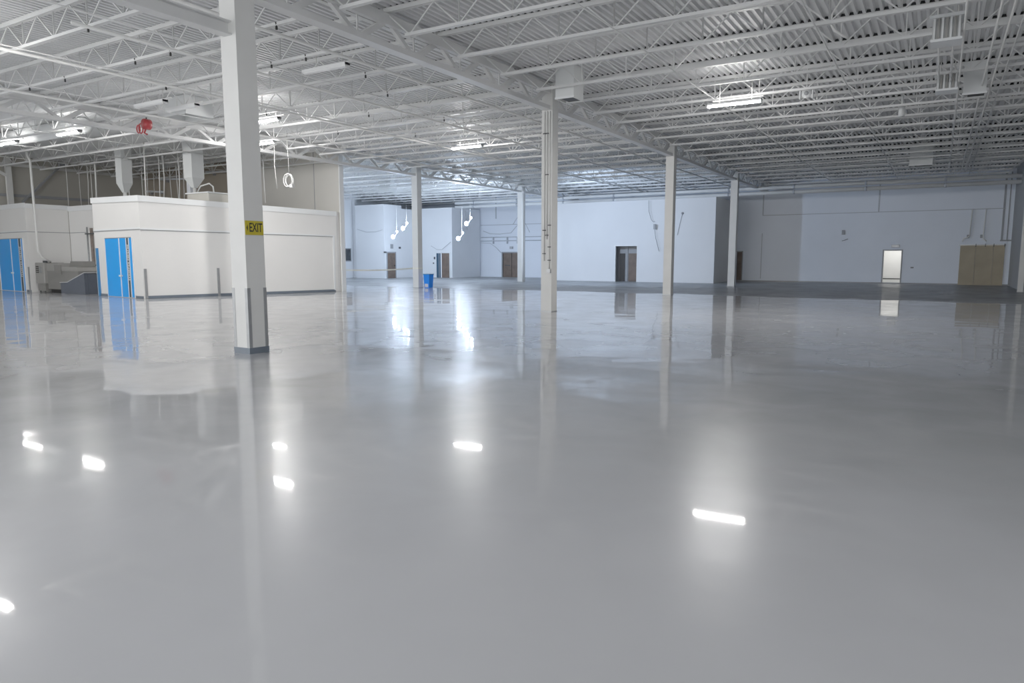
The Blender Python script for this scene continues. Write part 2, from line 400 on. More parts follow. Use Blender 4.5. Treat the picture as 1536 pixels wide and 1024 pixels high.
for loc in ((-33, 29.5, 5.9), (-38.5, 32, 5.9), (-29, 27.5, 5.9)):  # added fixtures, out of view, to throw cool light on the far rooms
    fixture('strip_light', loc, 'added unseen strip light in the space behind the tan partition', 'tubefillblue', 'added strip lights behind the partition')
for loc, lab in (((-19.9, 12.5, 6.05), 'unlit strip light left of the red reel, upper one of a pair'), ((-19.6, 13.3, 6.05), 'unlit strip light near the red reel, lower one of a pair'),
                 ((-12.7, 12.4, 6.05), 'unlit strip light beneath the middle bay joists near the nearest column')):
    fixture('unlit_strip_light', loc, lab, 'tubeoff')

# twin-head work lights hung in front of the far rooms
WL = [((-34.4, 40, 3.35), 'lower twin-head work light left of the caution tape column'), ((-33.45, 40, 3.95), 'upper twin-head work light left of the caution tape column'),
      ((-28.5, 40, 3.15), 'lower twin-head work light right of the caution tape column'), ((-27.8, 40, 4.15), 'upper twin-head work light right of the caution tape column')]
for (x, y, z), lab in WL:
    t = thing('work_light', (x, y, z), lab, 'light')
    MB().ball((x - .19, y, z - .19), .14, sq=(1, .8, 1)).build('lamp_head', 'bulb', t)
    MB().ball((x + .19, y, z + .19), .07, sq=(1, .8, 1)).build('lamp_head', 'bulb', t)
    MB().bar((x - .19, y + .13, z - .19), (x + .19, y + .13, z + .19), .03).build('bracket', 'white', t)
    MB().tube([(x, y + .17, z), (x + .02, y + .17, 5), (x, y + .17, 6.17)], .006, 5).build('cord', 'conduit', t)

def spot(loc, target, e, col, ang=110):
    l = bpy.data.lights.new('added_far_beam', 'SPOT'); l.energy = e; l.color = col; l.spot_size = math.radians(ang); l.spot_blend = .8; l.shadow_soft_size = .15
    o = bpy.data.objects.new('added_far_beam', l); C.objects.link(o); o.location = loc
    o.rotation_euler = (V(target) - V(loc)).to_track_quat('-Z', 'Y').to_euler(); return o
spot((-19.5, 36.2, 4.8), (-16.5, 45.2, 2.4), 1350, (.55, .72, 1.0), 125)  # unseen added lamp without a fitting, brightens the pale room front
spot((-28.6, 39.8, 3.6), (-26.8, 38.6, 6.8), 1900, (.64, .79, 1.0), 105)  # added up-aimed beam near the work lights, brightens the far deck

# ---- booth with the right blue door
P0, P1, P2 = V((-27.25, 16.36)), V((-25.05, 24.85)), V((-31.4, 16.78))
P3 = V((-31.0, 25.1))
booth = thing('white_booth', (P0.x, P0.y, 0), 'large white booth with bright blue double door and long side wall', 'booth')
poly = [tuple(P2), tuple(P0), tuple(P1), (P1.x - .05, 25.1), tuple(P3)]
hts = [4.16, 4.06, 3.82, 3.82, 3.9]
MB().prism(poly, 0, hts).build('wall_panel', 'booth', booth)
def off_edge(a, b, d0, d1, z0, z1, u0=0.0, u1=1.0, za=0.0, zb=0.0):
    # strip standing off the outside of edge a-b, from distance d0 to d1; za/zb: lift at a and b
    e = (b - a); ln = e.length; e = e / ln; nrm = V((e.y, -e.x)); p, q = a + e * ln * u0, a + e * ln * u1
    pts = [p + nrm * d1, q + nrm * d1, q + nrm * d0, p + nrm * d0]
    hz = [za, zb, zb, za]
    vs = [(c.x, c.y, z0 + h) for c, h in zip(pts, hz)] + [(c.x, c.y, z1 + h) for c, h in zip(pts, hz)]
    return MB().add(vs, [(3, 2, 1, 0), (4, 5, 6, 7), (0, 1, 5, 4), (1, 2, 6, 5), (2, 3, 7, 6), (3, 0, 4, 7)])
def front(u0, u1, z0, z1, name, m, par, d=.03, d0=0.0): return off_edge(P2, P0, d0, d, z0, z1, u0, u1).build(name, m, par)
off_edge(P2, P0, 0, .05, -.2, .03, -.005, 1.012, 4.16, 4.06).build('cornice', 'white', booth)
off_edge(P0, P1, 0, .05, -.2, .03, 0, 1, 4.06, 3.82).build('cornice', 'white', booth)
off_edge(P2, P0, 0, .035, 2.78, 2.84, 0, 1).build('ledge', 'white', booth)
off_edge(P2, P0, 0, .02, 2.745, 2.77, 0, 1).build('shadow_joint', 'frame', booth)
off_edge(P0, P1, 0, .035, 2.76, 2.82, 0, .985, 0, -.1).build('ledge', 'white', booth)
off_edge(P0, P1, 0, .02, 2.725, 2.75, .0, .985, 0, -.1).build('shadow_joint', 'frame', booth)
off_edge(P0, P1, 0, .03, .1, 2.72, .975, .985, 0, -.05).build('panel_edge', 'white', booth)
off_edge(P0, P1, 0, .02, 0, .11, .01, .985).build('base_strip', 'base', booth)
off_edge(P2, P0, 0, .02, 0, .1, .02, .245).build('base_strip', 'base', booth)
off_edge(P2, P0, 0, .02, 0, .1, .84, .99).build('base_strip', 'base', booth)
off_edge(P0, P1, 0, .03, 0, 1.2, .005, .016).build('corner_guard', 'guard', booth)
off_edge(P0, P1, 0, .03, 0, 1.2, .335, .347).build('corner_guard', 'guard', booth)
off_edge(P2, P0, 0, .05, 0, 2.05, .035, .075).build('corner_guard', 'bluedark', booth)['label'] = 'blue corner guard'
# double door: u along the front (0.25..0.825)
def double_door(fn, par, u0, um, us0, us1, u1, ztop):
    d = fn(u0, u1, .02, ztop, 'door', 'blue', par, .025)
    fn(um - .006, um + .006, .02, ztop, 'centre_strip', 'white', d, .045)
    fn(us0 - .012, us0, .02, ztop, 'stripe_edge', 'white', d, .035)
    fn(us1, us1 + .012, .02, ztop, 'stripe_edge', 'white', d, .035)
    fn(us0, us1, .02, ztop, 'stripe', 'stripe', d, .033)
    fn(um - .02, um + .028, .86, .93, 'handle', 'white', d, .09)
    fn(u0 - .008, u0, 0, ztop + .04, 'door_frame', 'white', par, .04); fn(u1, u1 + .008, 0, ztop + .04, 'door_frame', 'white', par, .04)
    fn(u0, u1, ztop, ztop + .03, 'door_frame', 'guard', par, .04)
    # worn white vertical lettering on the stripe
    m = MB(); rnd = random.Random(11); z = .72; w = us1 - us0
    def stroke(a0, a1, z0, z1):
        q = fn(us0 + w * a0, us0 + w * a1, z0, z1, 'tmp', 'white', None, .0365, .033); 
        m.add([v.co for v in q.data.vertices], [tuple(p.vertices) for p in q.data.polygons]); me = q.data; bpy.data.objects.remove(q); bpy.data.meshes.remove(me)
    for word in ('FFEHELEH', 'EHFELHE'):
        for ch in word:
            h = .078
            stroke(.22, .8, z, z + .024)
            if ch in 'EF': stroke(.22, .36, z, z + h); stroke(.66, .8, z, z + h * (.9 if ch == 'E' else .6))
            if ch == 'H': stroke(.45, .6, z, z + h); stroke(.22, .8, z + h - .024, z + h)
            if ch == 'L': stroke(.22, .38, z, z + h)
            z += h + .017
        z += .05
    m.build('lettering', 'white', d)
    return d
double_door(front, booth, .253, .563, .715, .758, .826, 2.44)
pA = P0.lerp(P1, .505); 
sock = off_edge(P0, P1, 0.002, .03, .52, .68, .498, .516)
sk = thing('wall_socket', (pA.x, pA.y, .5), 'small dark socket plate low on the long white booth wall', 'socket')
sock.build('plate', 'darkframe', sk); off_edge(P0, P1, .03, .034, .56, .64, .503, .511).build('insert', 'guard', sk)

# ---- booth with the left blue door and the recess wall
B0, B1, B2 = V((XL + .02, 17.05)), V((-37.2, 16.76)), V((-37.2, 18.68))
b2 = thing('white_booth', (B1.x, B1.y, 0), 'white booth with left blue double door, partly out of view', 'booth')
MB().prism([tuple(B0), tuple(B1), tuple(B2), (XL + .02, 18.68)], 0, [4.2, 4.2, 4.16, 4.16]).build('wall_panel', 'booth', b2)
off_edge(B0, B1, 0, .05, 4.0, 4.22, 0, 1.012).build('cornice', 'white', b2)
off_edge(B1, B2, 0, .05, 3.98, 4.19).build('cornice', 'white', b2)
off_edge(B0, B1, 0, .03, 2.88, 2.93).build('ledge', 'white', b2)
off_edge(B0, B1, 0, .02, 2.85, 2.88).build('shadow_joint', 'frame', b2)
off_edge(B1, B2, 0, .02, 2.85, 2.88).build('shadow_joint', 'frame', b2)
off_edge(B0, B1, 0, .02, 0, .1, .86, 1).build('base_strip', 'base', b2)
off_edge(B0, B1, 0, .04, 0, 1.2, .965, .99).build('corner_guard', 'guard', b2)
def front2(u0, u1, z0, z1, name, m, par, d=.03, d0=0.0): return off_edge(B0, B1, d0, d, z0, z1, u0, u1).build(name, m, par)
double_door(front2, b2, .06, .48, .735, .80, .858, 2.55)
rw = thing('recess_partition', (-34.4, 18.7, 0), 'low white partition at the back of the recess behind the grey machine', 'partition')
MB().box(-37.2, -31.2, 18.7, 18.85, 0, 4.1).build('panel', 'booth', rw)
MB().box(-37.2, -31.3, 18.65, 18.7, 3.92, 4.16).build('cornice', 'white', rw)
MB().box(-37.2, -31.3, 18.68, 18.7, 2.85, 2.88).build('shadow_joint', 'frame', rw)

# ---- grey machine in the recess
mc = thing('floor_machine', (-35.3, 17.0, 0), 'grey metal machine with control cabinet standing in the recess', 'machine')
MB().bevbox(-37.12, -36.3, 16.95, 17.9, .42, 1.4, .03).build('control_cabinet', 'machined', mc)
MB().box(-37.05, -36.36, 17.0, 17.85, .06, .42).build('foot', 'machine', mc)
for a in (-36.95, -36.5): MB().ball((a, 17.05, .055), .055, sq=(1, .6, 1)).build('caster', 'black', mc)
for i in range(4): MB().box(-37.0, -36.78, 16.93, 16.95, .92 + i * .09, .97 + i * .09).build('indicator', 'black', mc)
MB().box(-36.68, -36.5, 16.93, 16.95, .9, 1.2).build('label_plate', 'guard', mc)
MB().box(-36.3, -33.55, 17.1, 18.3, .16, 1.02).build('body', 'machine', mc)
MB().box(-36.25, -33.7, 17.2, 18.2, 0, .16).build('plinth', 'black', mc)
MB().xzprism([(-36.3, 1.02), (-33.5, 1.02), (-33.62, 1.2), (-35.1, 1.22), (-35.3, 1.38), (-36.3, 1.38)], 17.08, 18.2).build('top_cover', 'machined', mc)
MB().box(-35.55, -34.95, 17.05, 17.08, .86, 1.3).build('side_plate', 'machine', mc)
MB().xzprism([(-35.05, 1.22), (-33.9, 1.22), (-34.0, 1.47), (-34.95, 1.47)], 17.5, 18.1).build('lid', 'machine', mc)
hd = thing('sloped_hood', (-33.7, 16.95, 0), 'low slate grey cabinet with sloping top in front of the machine', 'cabinet')
MB().xzprism([(-34.8, 0), (-32.72, 0), (-32.72, .95), (-34.2, .5), (-34.8, .48)], 16.92, 17.06).build('front_panel', 'ramp', hd)
MB().xzprism([(-34.8, 0), (-32.72, 0), (-32.72, .93), (-34.2, .48), (-34.8, .46)], 17.07, 18.4).build('casing', 'ramp', hd)
MB().add([(-34.84, 16.9, .485), (-34.2, 16.9, .505), (-32.7, 16.9, .96), (-32.7, 18.45, .96), (-34.2, 18.45, .505), (-34.84, 18.45, .485),
          (-34.84, 16.9, .515), (-34.2, 16.9, .535), (-32.7, 16.9, .99), (-32.7, 18.45, .99), (-34.2, 18.45, .535), (-34.84, 18.45, .515)],
         [(6, 7, 10, 11), (7, 8, 9, 10), (0, 5, 4, 1), (1, 4, 3, 2), (0, 1, 7, 6), (1, 2, 8, 7), (2, 3, 9, 8), (3, 4, 10, 9), (4, 5, 11, 10), (5, 0, 6, 11)]).build('lid', 'ramptop', hd)
vp = thing('vent_pipe', (-34.9, 18.5, 0), 'weathered brown vertical pipe with white pipe beside it, rising behind the sloped cabinet', 'pipe')
MB().tube([(-34.9, 18.53, 0), (-34.9, 18.53, 3.05)], .07, 12).build('brown_pipe', 'oldpipe', vp)
MB().tube([(-35.22, 18.5, 0), (-35.22, 18.5, 3.1)], .04, 10).build('white_pipe', 'guard', vp)
MB().tube([(-35.06, 18.52, 0), (-35.06, 18.52, 2.9)], .05, 10).build('white_pipe', 'conduit', vp)
for z in (1.25, 2.75): MB().box(-35.3, -34.8, 18.42, 18.62, z, z + .06).build('clamp', 'darkframe', vp)
t = thing('machine_conduit', (-37.1, 16.6, 1.4), 'bright white conduit dropping from the roof to the grey machine', 'conduit')
MB().tube([(-36.25, 16.6, 6.6), (-36.22, 16.6, 6.3), (-36.05, 16.62, 6.05), (-36.03, 16.62, 4.2), (-36.05, 16.65, 1.95), (-36.02, 16.75, 1.68), (-36.1, 17.15, 1.47), (-36.4, 17.2, 1.43)], .05, 8).build('pipe', 'conduit', t)
MB().box(-36.7, -36.3, 17.12, 17.3, 1.4, 1.5).build('connector', 'darkframe', t)

# ---- things above the booths
def drop_duct(x, y, z, w, label, elbow):
    t = thing('drop_duct', (x, y, z), label, 'duct'); h = w / 2
    MB().box(x - h, x + h, y - h, y + h, z, 6.7).build('casing', 'box', t)
    k = .09
    vs = [(x - h, y - h, z), (x + h, y - h, z), (x + h, y + h, z), (x - h, y + h, z), (x - k, y - k, z - .42), (x + k, y - k, z - .42), (x + k, y + k, z - .42), (x - k, y + k, z - .42)]
    MB().add(vs, [(0, 1, 5, 4), (1, 2, 6, 5), (2, 3, 7, 6), (3, 0, 4, 7), (4, 5, 6, 7), (3, 2, 1, 0)]).build('taper', 'box', t)
    if elbow: MB().tube([(x, y, z - .4), (x, y, z - .62), (x + .1, y - .1, z - .8), (x + .6, y - .5, z - .93)], .07, 10).build('spout', 'conduit', t)
    else: MB().tube([(x, y, z - .4), (x, y, 4.18)], .09, 10).build('spout', 'conduit', t)
    return t
drop_duct(-33.0, 19.2, 5.1, .5, 'white square duct tapering to a pipe, behind the booth left of its corner', False)
drop_duct(-28.6, 19.8, 5.15, .6, 'white square duct tapering to a bent pipe above the long booth roof', True)
t = thing('support_post', (-29.6, 20.3, 4.17), 'pale blue-grey post standing beside the bent pipe duct over the booth', 'post')
MB().box(-29.75, -29.5, 20.2, 20.45, 4.17, 6.66).build('shaft', 'pipe', t); MB().box(-29.85, -29.4, 20.1, 20.55, 4.14, 4.18).build('base_plate', 'pipe', t)
t = thing('roof_unit', (-27.2, 19.3, 3.98), 'low cream rooftop unit on the booth beside the bent pipe', 'ventilation unit')
MB().bevbox(-28.0, -26.55, 19.0, 20.4, 3.96, 4.36, .03).build('casing', 'cream', t)
MB().box(-28.05, -26.5, 18.95, 20.45, 4.36, 4.41).build('lid', 'white', t)
MB().tube([(-27.9, 19.4, 4.4), (-27.6, 19.4, 4.72), (-27.0, 19.4, 4.8), (-26.75, 19.4, 4.65), (-26.72, 19.4, 4.4)], .03, 8).build('hose', 'conduit', t)
t = thing('fan_motor', (-25.9, 20.9, 3.9), 'small dark motor sitting on the booth roof edge right of the nearest column', 'motor')
MB().tube([(-26.4, 20.9, 4.17), (-26.1, 20.9, 4.17)], .12, 12).build('body', 'darkframe', t)
MB().box(-26.45, -26.05, 20.8, 21.0, 4.0, 4.06).build('base', 'darkframe', t)
MB().tube([(-26.1, 20.9, 4.17), (-25.98, 20.9, 4.17)], .05, 10).build('shaft', 'guard', t)
# tubes fixed on the tan partition
for x0, x1, z, lab in ((-39.2, -36.3, 6.17, 'grey horizontal tube on the brown partition, left of the bent pipe duct'), (-34.9, -32.2, 6.32, 'grey horizontal tube on the brown partition, right of the bent pipe duct'), (-40.6, -38.9, 5.55, 'lower dim horizontal tube on the brown partition near the left wall')):
    t = thing('wall_tube', (x0, 24.9, z), lab, 'tube'); MB().tube([(x0, 24.9, z), (x1, 24.9, z - .12)], .06, 8).build('tube', 'pipe', t)
    for q in (.2, .8): MB().box(x0 + (x1 - x0) * q - .03, x0 + (x1 - x0) * q + .03, 24.95, 25.12, z - .2, z + .0).build('bracket', 'frame', t)
# slim drops between roof and booths
grp = 'slim white drops hanging over the booths'
drops = [(-35.6, 19.3, .04), (-36.9, 19.6, .018), (-37.9, 20.3, .022), (-36.2, 21.3, .03), (-35.5, 21.6, .022), (-34.7, 21.4, .016), (-34.2, 22.3, .02), (-36.4, 22.8, .018), (-32.9, 21.8, .022), (-33.4, 23, .03), (-32.1, 20.6, .028), (-30.6, 20.4, .024),
         (-31.3, 19.9, .02), (-27.5, 21.6, .03), (-27.0, 22.3, .025), (-26.6, 20.3, .028), (-28.2, 22.9, .02), (-30.3, 18.6, .026), (-38.9, 19.6, .02), (-39.6, 20.6, .018), (-35.0, 23.6, .024), (-29.3, 23.8, .02)]
for x, y, r in drops:
    t = thing('hanging_conduit', (x, y, 4), 'slim white conduit drop between the roof joists and the booth roofs', 'conduit', grp)
    MB().tube([(x, y, 6.7), (x + random.uniform(-.05, .05), y, 5.4), (x + random.uniform(-.12, .12), y, 4.17)], r, 6).build('pipe', 'conduit', t)
# cable coil and wires before the partition
t = thing('cable_coil', (-22.75, 19.95, 4.75), 'coil of white cable hanging on a wire right of the nearest column', 'cable')
for k, (dx, dz, r) in enumerate(((0, 0, .26), (.06, -.03, .23), (-.03, .02, .24))):
    MB().tube([(-22.75 + dx + r * math.cos(a) * .95, 19.95 + .05 * k, 4.75 + dz + r * math.sin(a)) for a in [2 * math.pi * i / 20 for i in range(20)]], .02, 6, closed=True).build('loop', 'wire', t)
MB().tube([(-22.65, 19.95, 5.0), (-22.68, 19.95, 5.8), (-22.72, 19.95, 6.7)], .012, 5).build('wire', 'wire', t)
MB().box(-22.6, -22.45, 19.9, 20.05, 4.45, 4.58).build('plug', 'wire', t)
t = thing('hanging_wire', (-23.6, 20.0, 4.5), 'thin straight wire hanging between the nearest column and the cable coil', 'wire')
MB().tube([(-23.5, 20.0, 6.7), (-23.55, 20.0, 5.4), (-23.45, 20.0, 4.45)], .014, 5).build('wire', 'wire', t)
# round duct and roof boxes
t = thing('round_duct', (-30, 15.0, 6.0), 'large white round duct under the joists at upper left', 'duct')
MB().tube([(-37, 14.5, 6.49), (-27.3, 14.5, 6.49)], .29, 24).build('pipe', 'box', t)
for x in (-34, -31, -28): MB().tube([(x - .02, 14.5, 6.49), (x + .02, 14.5, 6.49)], .3, 24).build('seam_ring', 'box', t)
MB().tube([(-27.3, 14.5, 6.49), (-27.2, 14.5, 6.49)], [.29, .2], 24).build('end_cap', 'box', t)
# red reel
t = thing('hose_reel', (-22.7, 13.95, 5.9), 'small red hose reel with hanging loops, alone among the white steelwork', 'reel')
MB().tube([(-22.5, 13.85, 5.98), (-22.5, 14.05, 5.98)], .17, 16).build('drum', 'red', t)
for k, (dx, r) in enumerate(((-.33, .16), (-.5, .13))):
    MB().tube([(-22.5 + dx + r * .7 * math.cos(a), 13.95 + .02 * k, 5.88 + r * math.sin(a)) for a in [2 * math.pi * i / 14 for i in range(14)]], .022, 6, closed=True).build('loop', 'red', t)
MB().tube([(-22.5, 13.95, 6.14), (-22.5, 13.95, 6.2)], .02, 6).build('hook', 'black', t)
MB().tube([(-22.55, 13.95, 5.85), (-22.65, 13.95, 5.72), (-22.5, 13.95, 5.66)], .03, 6).build('nozzle', 'red', t)

# ---- hanging boxes and heaters of the right bay
def roof_box(x, y, w, d, z0, label, slit=True):
    t = thing('roof_box', (x, y, z0), label, 'box')
    m = MB(); h, e = w / 2, d / 2; k = .03
    m.box(x - h, x + h, y - e, y - e + k, z0, 6.78).box(x - h, x + h, y + e - k, y + e, z0, 6.78).box(x - h, x - h + k, y - e + k, y + e - k, z0, 6.78).box(x + h - k, x + h, y - e + k, y + e - k, z0, 6.78)
    m.build('casing', 'box', t)
    MB().box(x - h - .015, x + h + .015, y - e - .015, y - e, z0, z0 + .05).build('rim', 'white', t)
    if slit: MB().box(x - h * .55, x + h - k, y - e + k, y + e - k, z0 + .02, z0 + .06).build('opening', 'black', t)
roof_box(-8.95, 17.75, .55, .6, 5.92, 'white open-bottomed box hanging from the deck beside the conduit column')
roof_box(.5, 22.9, .52, .5, 5.93, 'tall white box hanging from the deck right of the farther louvred heater')
roof_box(-1.05, 38.9, .95, .7, 5.93, 'white box hanging far back over the right bay near the lit doorway')
roof_box(-32.0, 36.6, .9, .7, 5.98, 'pale box hanging beyond the caution tape column over the work lights')
roof_box(-21.5, 14.7, 1.5, 1.0, 6.2, 'broad pale box under the deck near the red reel', False)
def heater(x, y, z, w, h, label):
    t = thing('unit_heater', (x, y, z), label, 'heater'); a = w / 2
    MB().box(x - a, x + a, y - .05, y + .4, z, z + h).build('casing', 'heater', t)
    MB().box(x - a - .06, x + a + .06, y - .15, y + .45, z + h, z + h + .06).build('top_plate', 'white', t)
    MB().box(x - a - .02, x + a + .02, y - .12, y + .42, z - .05, z).build('bottom_plate', 'white', t)
    for i in range(7):
        MB().box(x - a + w * (i + .5) / 7 - .018, x - a + w * (i + .5) / 7 + .018, y - .1, y - .05, z, z + h).build('louvre', 'machined' if i % 2 else 'box', t)
    for s in (-1, 1): MB().tube([(x + s * a * .7, y + .2, z + h + .06), (x + s * a * .7, y + .2, 6.72)], .015, 6).build('hanger', 'conduit', t)
heater(-.17, 17.0, 5.98, .5, .40, 'nearer louvred unit heater hanging under the right bay joists')
heater(-.13, 21.9, 5.98, .46, .36, 'farther louvred unit heater hanging under the right bay joists')
for s in (-.16, .1):
    rod(-.15 + s, 6.13, .02, 17.6, 21.7, 'hanging_pipe', 'thin white pipe linking the two louvred heaters', 'pipe', 'pipes between the two heaters', 'conduit')
t = thing('hanging_speaker', (-3.6, 22.3, 6.2), 'small square white speaker horn under the joists right of the lone strip light', 'speaker')
MB().tube([(-3.6, 22.55, 6.36), (-3.6, 22.3, 6.36)], [.05, .14], 12).build('horn', 'white', t)
MB().ball((-3.6, 22.28, 6.36), .06).build('driver', 'frame', t)
for s in (-1, 1): MB().box(-3.6 + s * .17 - .015, -3.6 + s * .17 + .015, 22.25, 22.4, 6.2, 6.52).build('bracket', 'white', t)
t = thing('hanging_siren', (-1.3, 25.4, 6.0), 'slim white siren hanging under the joists between heater and lone strip light', 'siren')
MB().tube([(-1.3, 25.4, 6.0), (-1.3, 25.4, 6.3)], .09, 10).build('body', 'box', t); MB().tube([(-1.3, 25.4, 6.3), (-1.3, 25.4, 6.72)], .03, 8).build('stem', 'box', t)
t = thing('loose_cable', (-2.0, 16, 6.2), 'loose white cable arcing down from the joists left of the nearer heater', 'cable')
MB().tube([(-1.75, 15.2, 6.68), (-1.95, 15.3, 6.5), (-2.08, 15.4, 6.35), (-2.12, 15.5, 6.2), (-2.05, 15.6, 6.08), (-1.9, 15.7, 5.98), (-1.82, 15.8, 5.95)], .022, 8).build('cable', 'conduit', t)
# black clips dangling at the joists
clips = [(-11.4, 9.7), (-14.7, 7.75), (-16.2, 9.9), (-19.3, 9.9), (-14.85, 10.4), (-21.1, 9.8), (-13.75, 11.9), (-12.6, 11.8), (-12.5, 14.4), (-17.9, 11.9), (-13.4, 16.2), (-15.8, 17.4), (-19.0, 19.1), (-16.9, 21.0), (-18.4, 15.7), (-20.6, 12.8), (-14.2, 20.0)]
for x, y in clips:
    y = min(ys, key=lambda q: abs(q - y)) - .03
    t = thing('hanging_clip', (x, y, 6.1), 'small black clip dangling from a joist of the middle bay', 'clip', 'black clips under the joists')
    MB().box(x - .016, x + .016, y - .018, y + .015, 6.08, 6.15).build('clip', 'black', t)
    MB().tube([(x, y, 6.15), (x + .01, y - .03, 6.22)], .012, 5).build('hook', 'black', t)

# ---- conduits on the second column of the near row
yf = COLY[1] - .18
for dx, z0, lab in ((-.07, 1.55, 'left white conduit clipped to the face of the second near column'), (.02, 2.2, 'middle white conduit clipped to the face of the second near column'), (.11, 1.3, 'right white conduit ending in a box on the second near column')):
    x = ROW_A + dx
    t = thing('column_conduit', (x, yf, z0), lab, 'conduit')
    MB().tube([(x, yf - .022, z0), (x, yf - .022, 5.95)], .02, 8).build('pipe', 'conduit', t)
    for z in ((1.75, 2.45, 5.3) if dx < 0 else (2.3, 4.1, 5.3) if dx < .1 else (1.55, 1.95, 2.6)):
        MB().box(x - .045, x + .045, yf - .05, yf, z, z + .03).build('clamp', 'darkframe', t)
    if dx > .1: MB().box(x - .06, x + .06, yf - .07, yf - .001, 1.18, 1.3).build('outlet_box', 'guard', t)
# pipe by the far column
t = thing('downpipe', (-23.95, 41.0, 0), 'bright white downpipe standing beside the far pale column', 'pipe')
MB().tube([(-24.11, 41.1, 6.5), (-24.11, 41.1, 1.6), (-24.11, 41.1, 0.0)], .08, 10).build('pipe', 'white', t); MB().box(-24.205, -24.0, 41.0, 41.2, 5.9, 6.0).build('clamp', 'white', t)

# ---- long pipes along the back
for z, r, lab in ((5.68, .115, 'lower of the two long pale pipes running high along the back'), (6.0, .115, 'upper of the two long pale pipes running high along the back')):
    t = thing('long_pipe', (-18, 46.8, z), lab, 'pipe')
    MB().tube([(-33.8, 46.8, z), (XR - .02, 46.8, z)], r, 12).build('pipe', 'white', t)
    for x in range(-32, 3, 4): MB().tube([(x - .06, 46.8, z), (x + .06, 46.8, z)], r + .02, 12).build('coupling', 'joint', t)

# ---- pale room in the middle back (with the two-leaf entrance)
rm = thing('pale_room', (-18, 45.2, 0), 'large pale enclosed room at the back centre with a double entrance', 'room')
x0, x1, y0, y1, zt = -24.0, -12.35, 45.2, 50.55, 5.46
O = (-19.13, -17.58, 2.42)
m = wall_with_holes(x0, x1, y0, y0 + .15, zt, [O]); m.build('front_wall', 'wall', rm)
MB().box(x1 - .15, x1, y0 + .15, y1, 0, zt).build('side_wall', 'booth', rm)
MB().box(x0, x0 + .15, y0 + .15, y1, 0, zt).build('side_wall', 'wall', rm)
MB().box(x0 + .15, x1 - .15, y0 + .15, y1, zt - .1, zt).build('roof', 'wall', rm)
MB().box(O[0] - .3, O[1] + .3, y0 + .75, y0 + .85, 0, zt - .12).build('lobby_wall', 'frame', rm)
d = MB().box(-18.45, -17.62, y0 + .70, y0 + .75, .01, 1.93).build('door', 'brown', rm); MB().box(-17.85, -17.72, y0 + .66, y0 + .70, .95, 1.0).build('handle', 'white', d)
MB().box(-19.1, -18.72, y0 + .70, y0 + .75, .01, 1.93).build('door', 'darkbrown', rm)
MB().box(-18.68, -18.5, y0 + .69, y0 + .75, 0, 2.4).build('door_post', 'frame', rm)
for a in ((O[0] - .06, O[0], 0, O[2] + .05), (O[1], O[1] + .06, 0, O[2] + .05), (O[0], O[1], O[2], O[2] + .05)):
    MB().box(a[0], a[1], y0 - .02, y0, a[2], a[3]).build('door_frame', 'white', rm)
t = thing('pull_cord', (-16.4, 45.1, 2.1), 'dark drooping cord with a small hoist hanging before the pale room', 'cord')
MB().tube([(-16.75, 45.0, 5.4), (-16.72, 45.0, 4.7), (-16.55, 45.0, 4.15), (-16.4, 45.0, 3.98), (-16.3, 45.0, 4.0)], .015, 6).build('cord', 'darkframe', t)
MB().box(-16.37, -16.23, 44.95, 45.05, 3.5, 3.85).build('hoist', 'frame', t)
MB().tube([(-16.3, 45.0, 3.5), (-16.2, 45.0, 2.9), (-15.95, 45.0, 2.05)], .015, 6).build('cord', 'darkframe', t)
t = thing('hanging_lead', (-14.6, 45.15, 3), 'short cord with a round plate on the pale room right of the second column', 'cord')
MB().tube([(-14.5, 45.16, 4.45), (-14.65, 45.16, 3.8), (-14.8, 45.16, 3.1)], .014, 6).build('cord', 'frame', t); MB().tube([(-14.5, 45.19, 4.5), (-14.5, 45.15, 4.5)], .08, 10).build('plate', 'frame', t)

# ---- far left rooms
r1 = thing('corner_room', (-37.4, 42.2, 0), 'tall pale corner room at far left with a brown door on its side', 'room')
MB().box(XL + .55, -37.4, 42.2, 44.3, 0, 5.72).build('wall_panel', 'wall', r1)
MB().box(XL + .53, -37.38, 42.18, 44.32, 5.72, 5.78).build('coping', 'white', r1)
d = MB().box(-37.4, -37.36, 42.5, 43.42, .0, 2.0).build('door', 'brown', r1); MB().box(-37.36, -37.31, 43.28, 43.36, .95, 1.05).build('handle', 'black', d)
for a in ((42.4, 42.5, 0, 2.1), (43.42, 43.52, 0, 2.1), (42.5, 43.42, 2.0, 2.1)): MB().box(-37.4, -37.35, a[0], a[1], a[2], a[3]).build('door_frame', 'frame', r1)
MB().box(-37.4, -37.33, 42.1, 42.35, 2.0, 2.12).build('door_closer', 'darkframe', r1)
MB().box(-37.4, -37.33, 43.9, 44.1, 2.35, 2.5).build('alarm_box', 'darkframe', r1)
MB().box(-37.4, -37.36, 42.9, 43.2, 2.35, 2.7).build('notice', 'frame', r1)
r2 = thing('stepped_room', (-35, 46.4, 0), 'pale room behind the caution tape column with a teal and brown door', 'room')
MB().box(XL + .55, -37.42, 44.32, 46.4, 0, 5.55).build('wall_panel', 'wall', r2)
MB().box(XL + .55, -33.9, 46.4, 50.45, 0, 5.6).build('wall_panel', 'wall', r2)
MB().box(-38, -33.88, 46.38, 50.47, 5.6, 5.65).build('coping', 'white', r2)
MB().box(-35.48, -34.95, 46.36, 46.4, 0, 2.0).build('door', 'teal', r2)
MB().box(-35.22, -35.17, 46.34, 46.37, 0, 2.0).build('door_frame', 'frame', r2)
MB().box(-34.95, -34.14, 46.36, 46.4, 0, 2.0).build('door', 'brown', r2)
MB().box(-35.02, -34.93, 46.33, 46.4, 0, 2.05).build('door_frame', 'white', r2)
MB().box(-34.14, -34.05, 46.33, 46.4, 0, 2.05).build('door_frame', 'white', r2)
